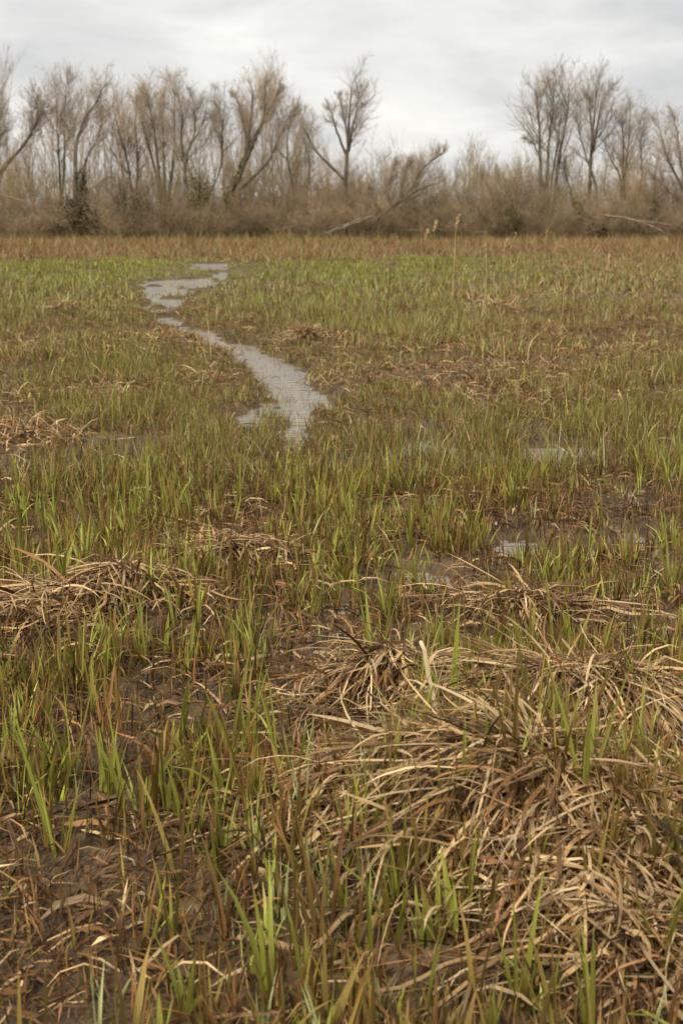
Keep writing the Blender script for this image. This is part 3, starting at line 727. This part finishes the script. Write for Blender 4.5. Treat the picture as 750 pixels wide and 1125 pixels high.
def resample(P, K):
    P = np.asarray(P, float); d = np.concatenate([[0], np.cumsum(np.linalg.norm(np.diff(P, axis=0), axis=1))]); t = np.linspace(0, d[-1], K)
    Q = np.stack([np.interp(t, d, P[:, k]) for k in range(3)], 1)
    Q[1:-1] = 0.25 * Q[:-2] + 0.5 * Q[1:-1] + 0.25 * Q[2:]
    return Q
def tree(label, Y, stems, twig, n1=16, n2_=9, n3_=9, t0=0.42, ang=(0.35, 0.95), L1=(0.23, 0.46), up=0.25, group=None, ivy=None, twr=0.0029):
    """stems: list of (pixel polyline bottom->top, base radius)"""
    pl = []
    for pts, r in stems:
        W3 = [at(px, B - (B - py) * 0.93, Y) for px, py in pts]
        q = resample(W3, 14); q[:, 1] += np.cumsum(RNG.normal(0, 0.10, 14)) * np.linspace(0, 1, 14)
        q[:, :] += RNG.normal(0, 0.03, q.shape) * np.linspace(0, 1, 14)[:, None]
        pl.append((q, r))
    base = np.array([pl[0][0][0][0], Y, 0.03])
    tt = thing('bare_tree', label, 'tree', tuple(base), group)
    tw, trunk0 = [], None; n2, n3 = n2_ + 5, n3_ + 1
    for q, r in pl:
        R = r * np.linspace(1, 0.05, 14) ** 0.9 + 0.006
        if q[0, 2] > 0.5 and q is pl[0][0]:
            q = np.concatenate([[[q[0, 0], Y, -0.1]], q]); R = np.concatenate([[r * 1.3], R])
        V, F = tube_arrays((q - base)[None], R[None], 7)
        tk = obj('trunk', raw_mesh('trunk', V, F), M_BARK, tt)
        trunk0 = tk if q is not None and len(tw) == 0 else trunk0
        n1_ = n1 + 5
        S1, R1 = sub_branches(q[None], R[None], n1_, t0, 0.98, ang, L1, 0.011, 7, up, 0.85, 1.0, 1.3, 0.05)
        S2, R2 = sub_branches(S1, R1, n2, 0.12, 1.0, (0.35, 1.05), (0.28, 0.6), 0.009, 4, up * 0.8, 1.0, 0.5, 1.1, 0.06)
        S3, R3 = sub_branches(S2, R2, n3, 0.05, 1.0, (0.25, 1.0), (0.3, 0.75), 0.006, 2, up * 0.5)
        S2b, R2b = sub_branches(q[None], R[None], n1, t0 * 0.9, 1.0, (0.4, 0.9), (0.08, 0.2), 0.013, 5, up)
        S3b, R3b = sub_branches(S2b, R2b, n3 + 2, 0.1, 1.0, (0.3, 0.95), (0.4, 0.9), 0.008, 2, up * 0.6)
        for j in range(n1_):
            v, f = tube_arrays(S1[j:j+1], np.maximum(R1[j:j+1], 0.007), 4)
            obj('limb', raw_mesh('limb', v - base, f), M_BARK, tk)
        tw += [tube_arrays(S2, np.maximum(R2, twr * 1.3), 3), tube_arrays(S3, np.maximum(R3, twr) * 1.3, 3),
               tube_arrays(S2b, np.maximum(R2b, twr * 1.2), 3), tube_arrays(S3b, np.maximum(R3b, twr) * 1.3, 3)]
    V, F, _ = join([(v - base, f) for v, f in tw]); obj('crown', raw_mesh('crown', V, F), twig, tt)
    if ivy:
        (a, b, rad, n, pal) = ivy
        A_, B_ = at(*a, Y), at(*b, Y); t = RNG.random(n)[:, None] ** 1.5; c = A_ * (1 - t) + B_ * t
        th = RNG.uniform(0, 6.28, n); rr = rad * (0.5 + 0.6 * RNG.random(n)) * (1 - 0.45 * t[:, 0])
        p = c + np.stack([rr * np.cos(th), rr * np.sin(th), RNG.normal(0, 0.1, n)], 1)
        obj('ivy', leaf_cloud(p - base, pal, 0.06), M_FAR, trunk0)
    return tt
def leaf_cloud(p, pal, size):
    n = len(p); az = RNG.uniform(0, 6.28, n)
    P, S = erect(p[:, 0], p[:, 1], p[:, 2], RNG.uniform(0.8, 1.6, n) * size * 2, az, RNG.uniform(0.4, 1.9, n), RNG.normal(0.3, 0.4, n), 3)
    C = pick(pal, n)
    W = np.stack([np.full(n, size * 0.5), np.full(n, size), np.zeros(n)], 1)
    return strip_mesh('leaves', P, W, S, grad(C, C, 3))
IVY = np.array([srgb(58, 62, 34), srgb(46, 50, 28), srgb(72, 74, 40)])
MOSS = np.array([srgb(124, 116, 56), srgb(106, 100, 48), srgb(136, 124, 66)])
GRP = 'bare trees along the far edge of the marsh'
B = 259
tree('leafless tree leaning right at the left edge of the picture', 90, [([(-14, B), (-6, 210), (2, 182), (22, 158), (40, 128), (52, 96)], .16), ([(-6, 205), (0, 180), (30, 150), (44, 120), (38, 90)], .11)], M_TWIG, 14, 9, 8, .5, group=GRP)
tree('bare tree with its crown cut by the left edge', 94, [([(-22, B), (-20, 180), (-12, 120), (-4, 78)], .14), ([(-20, 200), (-8, 140), (6, 100)], .09)], M_TWIG_G, 14, 9, 8, .4, group=GRP)
tree('slender pair of bare stems left of the ivy-clad tree', 93, [([(66, B), (66, 180), (62, 120), (60, 74)], .10), ([(66, 240), (72, 170), (68, 110), (76, 72)], .09)], M_TWIG_G, 12, 8, 8, .45, group=GRP)
tree('tall bare tree with dark ivy round its foot, left of the pale crowns', 89, [([(84, B), (83, 205), (82, 160), (85, 132), (97, 115), (113, 84), (118, 74)], .19), ([(90, 240), (90, 200), (95, 165), (108, 142), (112, 112)], .13), ([(92, 232), (90, 213), (106, 198), (122, 186)], .07)],
     M_TWIG, 12, 8, 8, .5, group=GRP, ivy=((88, 258), (90, 188), 0.55, 1600, IVY))
tree('bushy bare tree between the ivy-clad tree and the tallest left crown', 93, [([(150, B), (142, 180), (130, 130), (122, 96)], .10), ([(150, 230), (152, 170), (148, 120), (150, 98)], .10)], M_TWIG_O, 14, 9, 8, .35, group=GRP)
tree('many-stemmed orange-brown willow with the tallest left crown', 91, [([(178, B), (177, 200), (172, 150), (166, 110), (160, 82)], .12), ([(180, 250), (186, 205), (192, 160), (192, 110), (190, 72)], .13), ([(178, 225), (168, 170), (156, 130), (154, 96)], .10), ([(182, 230), (180, 170), (178, 120), (178, 92)], .09)],
     M_TWIG_O, 15, 9, 8, .42, group=GRP)
tree('straight forked tree right of the many-stemmed willow', 88, [([(213, B), (207, 220), (203, 190), (203, 166), (210, 150), (222, 130), (228, 104)], .15), ([(203, 170), (199, 150), (201, 118), (196, 92)], .10), ([(204, 165), (214, 140), (214, 105), (206, 84)], .08)],
     M_TWIG_G, 12, 8, 8, .4, group=GRP)
tree('thin sapling leaning right then rising straight, beside the leaning tree', 89, [([(216, B), (222, 228), (235, 200), (244, 178), (245, 140), (241, 95)], .09)], M_TWIG_G, 14, 8, 7, .55, group=GRP)
tree('broad fan-crowned tree with thick trunk leaning right', 88, [([(228, B), (244, 228), (262, 195), (270, 165), (274, 142), (278, 108), (276, 80)], .27), ([(268, 172), (278, 150), (288, 125), (302, 100), (308, 80)], .17), ([(268, 176), (272, 150), (266, 118), (258, 90)], .13), ([(262, 205), (280, 188), (298, 168), (308, 140), (322, 108)], .12), ([(276, 150), (290, 120), (292, 92), (290, 76)], .11)],
     M_TWIG_O, 14, 9, 8, .42, group=GRP, ivy=((246, 225), (268, 175), 0.30, 500, MOSS))
tree('grey bare tree in the gap right of the fan-crowned tree', 93, [([(330, B), (322, 200), (314, 160), (318, 120), (324, 108)], .10), ([(330, 240), (340, 190), (338, 150), (344, 122)], .09)], M_TWIG_G, 13, 8, 7, .4, group=GRP)
tree('lone upright tree with a wide side branch, before open sky', 87, [([(379, B), (379, 215), (380, 180), (383, 145), (384, 110), (388, 72)], .17), ([(378, 192), (364, 178), (346, 158), (336, 138), (332, 118)], .10), ([(381, 165), (374, 148), (368, 130), (360, 102)], .09), ([(383, 160), (392, 105), (396, 84)], .07), ([(383, 150), (378, 120), (372, 92)], .07)],
     M_TWIG_G, 11, 8, 7, .45, group=GRP)
tree('half-fallen tree leaning low to the right below open sky', 86, [([(398, B), (412, 240), (428, 226), (444, 215), (460, 204), (484, 196)], .15), ([(442, 216), (440, 200), (446, 182), (452, 168)], .08), ([(450, 209), (458, 190), (468, 175), (488, 160)], .08), ([(430, 224), (424, 205), (432, 185), (436, 172)], .07), ([(420, 232), (408, 215), (406, 200)], .06)],
     M_TWIG, 14, 9, 8, .2, up=0.5, group=GRP)
tree('thin grey tree rising behind the scrub in the centre', 104, [([(512, 256), (514, 210), (516, 185), (514, 163)], .10), ([(526, 250), (530, 205), (528, 178)], .08)], M_TWIG_G, 13, 8, 7, .4, group=GRP)
tree('low rounded bare tree left of the tall right-hand cluster', 100, [([(552, 257), (550, 220), (548, 198), (545, 182)], .10), ([(552, 240), (560, 205), (568, 186)], .08), ([(550, 235), (536, 205), (528, 188)], .08)], M_TWIG, 14, 9, 8, .35, group=GRP)
tree('tall cluster of straight stems, leftmost of the right-hand trees', 89, [([(594, B), (594, 205), (593, 150), (592, 105), (588, 72)], .16), ([(597, 250), (600, 195), (603, 140), (608, 98), (606, 72)], .14), ([(604, 250), (612, 180), (620, 132), (626, 98), (624, 72)], .14), ([(594, 170), (586, 150), (574, 142)], .06), ([(600, 240), (606, 190), (612, 150), (616, 110)], .08)],
     M_TWIG_G, 13, 8, 7, .42, group=GRP)
tree('tallest right-hand tree with a forked crown', 90, [([(646, B), (647, 200), (649, 160), (652, 120), (656, 90), (655, 66)], .15), ([(649, 160), (658, 120), (662, 98), (676, 78)], .10), ([(650, 150), (648, 110), (644, 84)], .08), ([(640, B), (626, 205), (617, 172)], .08), ([(654, 240), (655, 200), (640, 155), (632, 112)], .07)],
     M_TWIG_G, 12, 8, 7, .45, group=GRP)
tree('bare tree with V-shaped stems right of the tallest right-hand tree', 91, [([(682, B), (682, 210), (688, 170), (692, 130), (694, 104)], .12), ([(682, 225), (682, 190), (670, 170), (662, 148)], .09), ([(684, 215), (684, 165), (682, 125), (686, 108)], .09), ([(692, 250), (700, 215), (706, 188), (702, 150), (708, 118)], .09)],
     M_TWIG_G, 12, 8, 7, .42, group=GRP)
tree('bare tree leaning left at the right edge of the picture', 89, [([(768, B), (758, 222), (742, 190), (728, 160), (722, 126)], .13), ([(758, 220), (748, 180), (744, 140), (742, 112)], .10), ([(764, 235), (735, 208), (712, 180)], .07), ([(768, 230), (762, 160), (756, 118)], .09)],
     M_TWIG_G, 12, 8, 8, .42, group=GRP)

# scrub: shrubs of arching stems
def shrub_mesh(seed, w, h, ns, nt_, n3=5):
    n = ns
    a = RNG.uniform(0, 6.28, n); r = RNG.random(n) ** 0.6
    st = np.stack([0.35 * w * r * np.cos(a), 0.35 * w * r * np.sin(a), np.full(n, -0.05)], 1)
    lean = r * 0.9 + RNG.normal(0, 0.15, n); L = h * RNG.uniform(0.55, 1.1, n)
    K = 6; s = np.linspace(0, 1, K)
    th = lean[:, None] * (0.4 + 0.9 * s[None]) + RNG.normal(0, 0.1, (n, K))
    dx = np.cumsum(np.sin(th), 1) / K * L[:, None]; dz = np.cumsum(np.cos(th), 1) / K * L[:, None]
    P = np.stack([st[:, :1] + dx * np.cos(a)[:, None], st[:, 1:2] + dx * np.sin(a)[:, None], st[:, 2:] + dz], 2); P[:, 0] = st
    R = (RNG.uniform(0.007, 0.018, (n, 1)) + 0.022 * (RNG.random((n, 1)) < 0.12)) * np.linspace(1, .4, K)[None]
    Q, Rq = sub_branches(P, R, nt_, 0.1, 1, (0.3, 1.2), (0.2, 0.5), 0.012, 3, 0.2)
    Q3, R3 = sub_branches(Q, Rq, n3, 0.1, 1, (0.3, 1.1), (0.4, 0.9), 0.010, 2, 0.2)
    V, F, _ = join([tube_arrays(P, R, 3), tube_arrays(Q, np.maximum(Rq, 0.0055), 3), tube_arrays(Q3, np.maximum(R3, 0.0055), 3)])
    return V, F
SV = [shrub_mesh(i, RNG.uniform(2.0, 3.2), h, 34, 9) for i, h in enumerate((2.6, 3.2, 3.8, 2.2, 4.4, 3.0))]
SM = [raw_mesh('shrub_stems', v, f) for v, f in SV]
M_SCRUB2 = mat_bark('dark_scrub_stem', (0.11, 0.08, 0.048), (0.21, 0.155, 0.092), 0.8)
M_SCRUB3 = mat_bark('tan_scrub_stem', (0.21, 0.15, 0.082), (0.34, 0.25, 0.15), 0.8)
for i_, m_ in enumerate(SM): m_.materials.append((M_SCRUB, M_SCRUB3, M_SCRUB, M_SCRUB2, M_SCRUB3, M_SCRUB2)[i_])
ANCH = [(-20, 'the left edge'), (30, 'the leaning tree at the left edge'), (66, 'the slender pair of stems'), (90, 'the ivy-clad tree'), (150, 'the bushy bare tree'), (182, 'the many-stemmed willow'), (208, 'the straight forked tree'),
        (245, 'the thick leaning trunk'), (300, 'the fan crown'), (330, 'the grey tree in the gap'), (380, 'the lone upright tree'), (430, 'the half-fallen tree'), (480, 'the tip of the half-fallen tree'), (515, 'the thin grey tree'),
        (552, 'the low rounded tree'), (600, 'the tall stem cluster'), (648, 'the tallest right-hand tree'), (684, 'the V-stemmed tree'), (735, 'the tree at the right edge'), (790, 'the right edge')]
k = 0
for rank, (Y, step) in enumerate(((85.5, 21), (88.5, 19))):
    for px in np.arange(-70, 830, step):
        p = px + RNG.uniform(-6, 6); x = (p - 375) / FPX * Y
        an = min(ANCH, key=lambda a_: abs(a_[0] - p))
        side = 'just left of' if p < an[0] - 6 else 'just right of' if p > an[0] + 6 else 'at the foot of'
        lab = ('brown bare front shrub ' if rank == 0 else 'taller brown back shrub ') + side + ' ' + an[1]
        o = obj('bare_shrub', SM[RNG.integers(6)] if rank else SM[(0, 3, 5, 1)[RNG.integers(4)]], M_SCRUB, None, lab, 'shrub', 'leafless shrubs along the far edge', None, (x, Y + RNG.uniform(-1, 1), 0.04))
        NAMED.append((lab, x / Y, o))
        o.rotation_euler = (0, 0, RNG.uniform(0, 6.28)); s_ = RNG.uniform(0.6, 1.2); o.scale = (s_ * 1.1, s_ * 1.1, s_ * (RNG.uniform(0.5, 0.95) if rank == 0 else RNG.uniform(0.8, 1.5))); k += 1
def scatter(srcs, items):
    parts = []
    for x, y, s_, sz, a in items:
        v, f = srcs[RNG.integers(len(srcs))]
        c, sn = math.cos(a), math.sin(a)
        parts.append((np.stack([(v[:, 0] * c - v[:, 1] * sn) * s_ + x, (v[:, 0] * sn + v[:, 1] * c) * s_ + y, v[:, 2] * sz], 1), f))
    V, F, _ = join(parts); return V, F, np.concatenate([np.full(len(p[1]), m_) for p, m_ in zip(parts, RNG.integers(0, 4, len(parts)))])
LITE = [shrub_mesh(i, 3.0, 3.6, 22, 6, 4) for i in range(5)]
items = [((p - 375) / FPX * Y, Y, RNG.uniform(0.9, 1.2), RNG.uniform(0.7, 1.75), RNG.uniform(0, 6.28)) for Y, st_ in ((91.5, 18), (97, 20)) for p in np.arange(-190, 950, st_) + RNG.uniform(-6, 6)]
M_OLIVE = mat_bark('olive_scrub_stem', (0.15, 0.135, 0.07), (0.26, 0.235, 0.125), 0.8)
V, F, MI = scatter(LITE, items)
me = raw_mesh('scrub', V, F)
for m_ in (M_SCRUB, M_SCRUB2, M_SCRUB3, M_OLIVE): me.materials.append(m_)
me.polygons.foreach_set('material_index', MI.astype(np.int32))
obj('scrub', me, M_SCRUB, label='dense brown leafless scrub filling the wood behind', cat='scrub', kind='stuff')
def sapling(h):
    q = np.stack([np.cumsum(RNG.normal(0, .05 * h / 8, 10)), np.cumsum(RNG.normal(0, .05 * h / 8, 10)), np.linspace(-.1, h, 10)], 1)
    R = 0.055 * np.linspace(1, .2, 10)
    S1, R1 = sub_branches(q[None], R[None], 13, .25, .98, (.25, .6), (.16, .34), .014, 5, .5)
    S2, R2 = sub_branches(S1, R1, 7, .15, 1, (.25, .8), (.3, .6), .012, 3, .3)
    S3, R3 = sub_branches(S2, R2, 3, .15, 1, (.25, .8), (.4, .9), .010, 2, .2)
    V, F, _ = join([tube_arrays(q[None], R[None], 5), tube_arrays(S1, np.maximum(R1, .008), 3), tube_arrays(S2, np.maximum(R2, .0042), 3), tube_arrays(S3, np.maximum(R3, .0065), 3)])
    return V, F
M_SAP = mat_bark('sapling_twig', (0.20, 0.145, 0.085), (0.31, 0.232, 0.145), 0.6)
SAP = [sapling(h) for h in (7, 8, 9, 10, 8.5, 7.5)]
items = []
for Y in (99, 108):
    for p in np.arange(-190, 345, 11) + RNG.uniform(-5, 5):
        items.append(((p - 375) / FPX * Y, Y + RNG.uniform(-2, 2), 1.0, RNG.uniform(0.75, 1.1), RNG.uniform(0, 6.28)))
    for p in np.arange(330, 575, 16) + RNG.uniform(-6, 6):
        items.append(((p - 375) / FPX * Y, Y + RNG.uniform(-2, 2), .8, RNG.uniform(0.45, 0.66), RNG.uniform(0, 6.28)))
    for p in np.arange(575, 950, 18) + RNG.uniform(-6, 6):
        items.append(((p - 375) / FPX * Y, Y + RNG.uniform(-2, 2), .9, RNG.uniform(0.4, 0.7), RNG.uniform(0, 6.28)))
V, F, _ = scatter(SAP, items)
obj('distant_wood', raw_mesh('distant_wood', V, F), M_SAP, label='hazy mass of slender bare saplings behind the trees', cat='wood', kind='stuff')

# ivy-covered stumps and evergreen bushes in the scrub
def evergreen(px, pyb, pyt, wpx, Y, pal, n, label):
    b, t = at(px, pyb, Y), at(px, pyt, Y); b[2] = 0.03; hgt = t[2]; rad = wpx / FPX * Y / 2
    tt = thing('evergreen_bush', label, 'bush', tuple(b))
    q = np.stack([np.linspace(0, .1, 8), np.zeros(8), np.linspace(-.05, hgt * .9, 8)], 1)
    V, F = tube_arrays(q[None], (0.09 * np.linspace(1, .3, 8))[None], 6); obj('trunk', raw_mesh('trunk', V, F), M_BARK, tt)
    lob = RNG.normal(0, 1, (14, 3)) * np.array([rad * .45, rad * .45, hgt * .2]) + np.array([0, 0, hgt * .48])
    c = lob[RNG.integers(0, 14, n)]; p = c + RNG.normal(0, 1, (n, 3)) * np.array([rad * .3, rad * .3, hgt * .10]); p[:, 2] = np.abs(p[:, 2] - 0.05) + 0.05
    obj('foliage', leaf_cloud(p, pal, 0.05), M_FAR, tt)
evergreen(88, 258, 216, 34, 84.8, IVY * 0.85, 2800, 'dark ivy bush at the foot of the tall left tree')
evergreen(219, 258, 180, 20, 87.3, MOSS, 1500, 'olive ivy-covered stump between the forked tree and the leaning tree')
evergreen(566, 258, 220, 16, 85, np.concatenate([IVY, MOSS]), 900, 'small green bush in the scrub left of the right-hand trees')
evergreen(637, 258, 206, 18, 88, MOSS, 900, 'olive ivy bush behind the tallest right-hand tree')
evergreen(147, 258, 206, 34, 87, np.concatenate([IVY, MOSS]), 1300, 'greenish bush behind the bushy bare tree at left')
evergreen(716, 258, 218, 14, 85.5, IVY, 800, 'dark bush under the V-stemmed tree at right')
evergreen(348, 258, 195, 34, 95, np.concatenate([MOSS, RUST]), 1200, 'olive-brown bush behind the scrub left of the lone tree')

# fallen wood at the field edge
def log(pts, Y, r, label, mat=M_DEADWOOD, twigs=6):
    P = np.array([at(px, py, Y + dy) for px, py, dy in pts]); P[:, 2] = np.maximum(P[:, 2], r * 0.8)
    q = resample(P, 12) + RNG.normal(0, r * .25, (12, 3)); base = q[0].copy()
    R = r * np.linspace(1, .45, 12)
    tt = thing('fallen_trunk', label, 'fallen trunk', tuple(base))
    V, F = tube_arrays((q - base)[None], R[None], 8); obj('trunk', raw_mesh('trunk', V, F), mat, tt)
    S1, R1 = sub_branches((q - base)[None], R[None], twigs, .3, 1, (.4, 1.0), (.12, .3), .02, 6, .1)
    for j in range(twigs):
        V, F = tube_arrays(S1[j:j+1], np.maximum(R1[j:j+1], .012), 4); obj('branch', raw_mesh('branch', V, F), mat, tt)
log([(664, 237, 0), (690, 240, -1), (712, 247, -2), (732, 257, -3)], 85, .07, 'pale fallen trunk sloping down to the right edge of the field')
log([(700, 242, 0), (728, 246, -.5), (756, 251, -1)], 84.5, .06, 'second pale fallen branch, nearest the right edge')
log([(408, 238, 0), (385, 247, -1), (356, 257, -2)], 84.5, .08, 'fallen trunk sloping down left under the lone upright tree')
log([(396, 240, 0), (372, 250, -1), (352, 258, -1.5)], 83.5, .05, 'thin fallen branch beside the sloping trunk under the lone tree')
log([(430, 254, 0), (480, 252, -.5), (540, 256, -1)], 85, .06, 'long fallen stem lying along the field edge in the centre', M_SCRUB, 14)
log([(440, 249, 0), (500, 248, -.5), (530, 254, -1)], 85.5, .05, 'brushy fallen stem above the long one in the centre', M_SCRUB, 14)
log([(-6, 212, 0), (30, 222, -.5), (70, 250, -1)], 86, .04, 'thin dead stem leaning over the scrub at the left edge', M_SCRUB)
log([(340, 246, 0), (320, 249, -.5), (295, 254, -1)], 84.5, .045, 'thin fallen branch left of the lone tree', M_DEADWOOD)
# upturned root plate
c0 = at(655, 246, 84.6); rt = thing('root_plate', 'dark upturned root plate at the end of the pale fallen trunk', 'root plate', (c0[0], c0[1], 0.03))
n = 420; u_ = RNG.normal(0, 1, (n, 3)); u_ /= np.linalg.norm(u_, axis=1, keepdims=True)
th = np.linspace(0, 2 * math.pi, 25)[:-1]; vv = []
for i, zz in enumerate(np.linspace(0, 1, 9)):
    rad = (0.30 + 0.14 * math.sin(zz * 3)) * (1.0 if i < 8 else 0.3)
    vv.append(np.stack([rad * np.cos(th) * (1 + .25 * RNG.normal(0, 1, 24)), .6 * rad * np.sin(th) * (1 + .25 * RNG.normal(0, 1, 24)), np.full(24, zz * 1.0) + RNG.normal(0, .05, 24)], 1))
vv = np.concatenate(vv); ff = []
for i in range(8):
    for j in range(24):
        ff.append((i * 24 + j, i * 24 + (j + 1) % 24, (i + 1) * 24 + (j + 1) % 24, (i + 1) * 24 + j))
obj('root_mass', raw_mesh('root_mass', vv, np.array(ff)), M_ROT, rt)
for j in range(9):
    a = RNG.uniform(0, 3.14); q = np.stack([np.cos(a) * np.linspace(.2, .65, 6), RNG.normal(0, .05, 6), .55 + np.sin(a) * np.linspace(.2, .75, 6)], 1) + RNG.normal(0, .03, (6, 3))
    V, F = tube_arrays(q[None], (.035 * np.linspace(1, .3, 6))[None], 5); obj('root', raw_mesh('root', V, F), M_ROT if j else M_DEADWOOD, rt)

# look-alikes are told apart by their order from left to right
ORD = ['leftmost', 'second', 'third', 'fourth', 'fifth', 'sixth', 'seventh', 'eighth', 'ninth', 'tenth', 'eleventh', 'twelfth', 'thirteenth', 'fourteenth', 'fifteenth', 'sixteenth', 'seventeenth', 'eighteenth', 'nineteenth', 'twentieth']
byl = {}
for lab, u, o in NAMED: byl.setdefault(lab, []).append((u, o))
for lab, L in byl.items():
    if len(L) < 2: continue
    L.sort(key=lambda q: q[0])
    for i, (u, o) in enumerate(L):
        w = 'leftmost' if i == 0 else 'rightmost' if i == len(L) - 1 else ORD[min(i, len(ORD) - 1)] + ' from left'
        o['label'] = w + ' ' + lab
print('triangles', sum(len(m_.polygons) * (2 if len(m_.polygons) and m_.polygons[0].loop_total == 4 else 1) for m_ in bpy.data.meshes), 'objects', len(bpy.data.objects), 'shoots', len(sx))
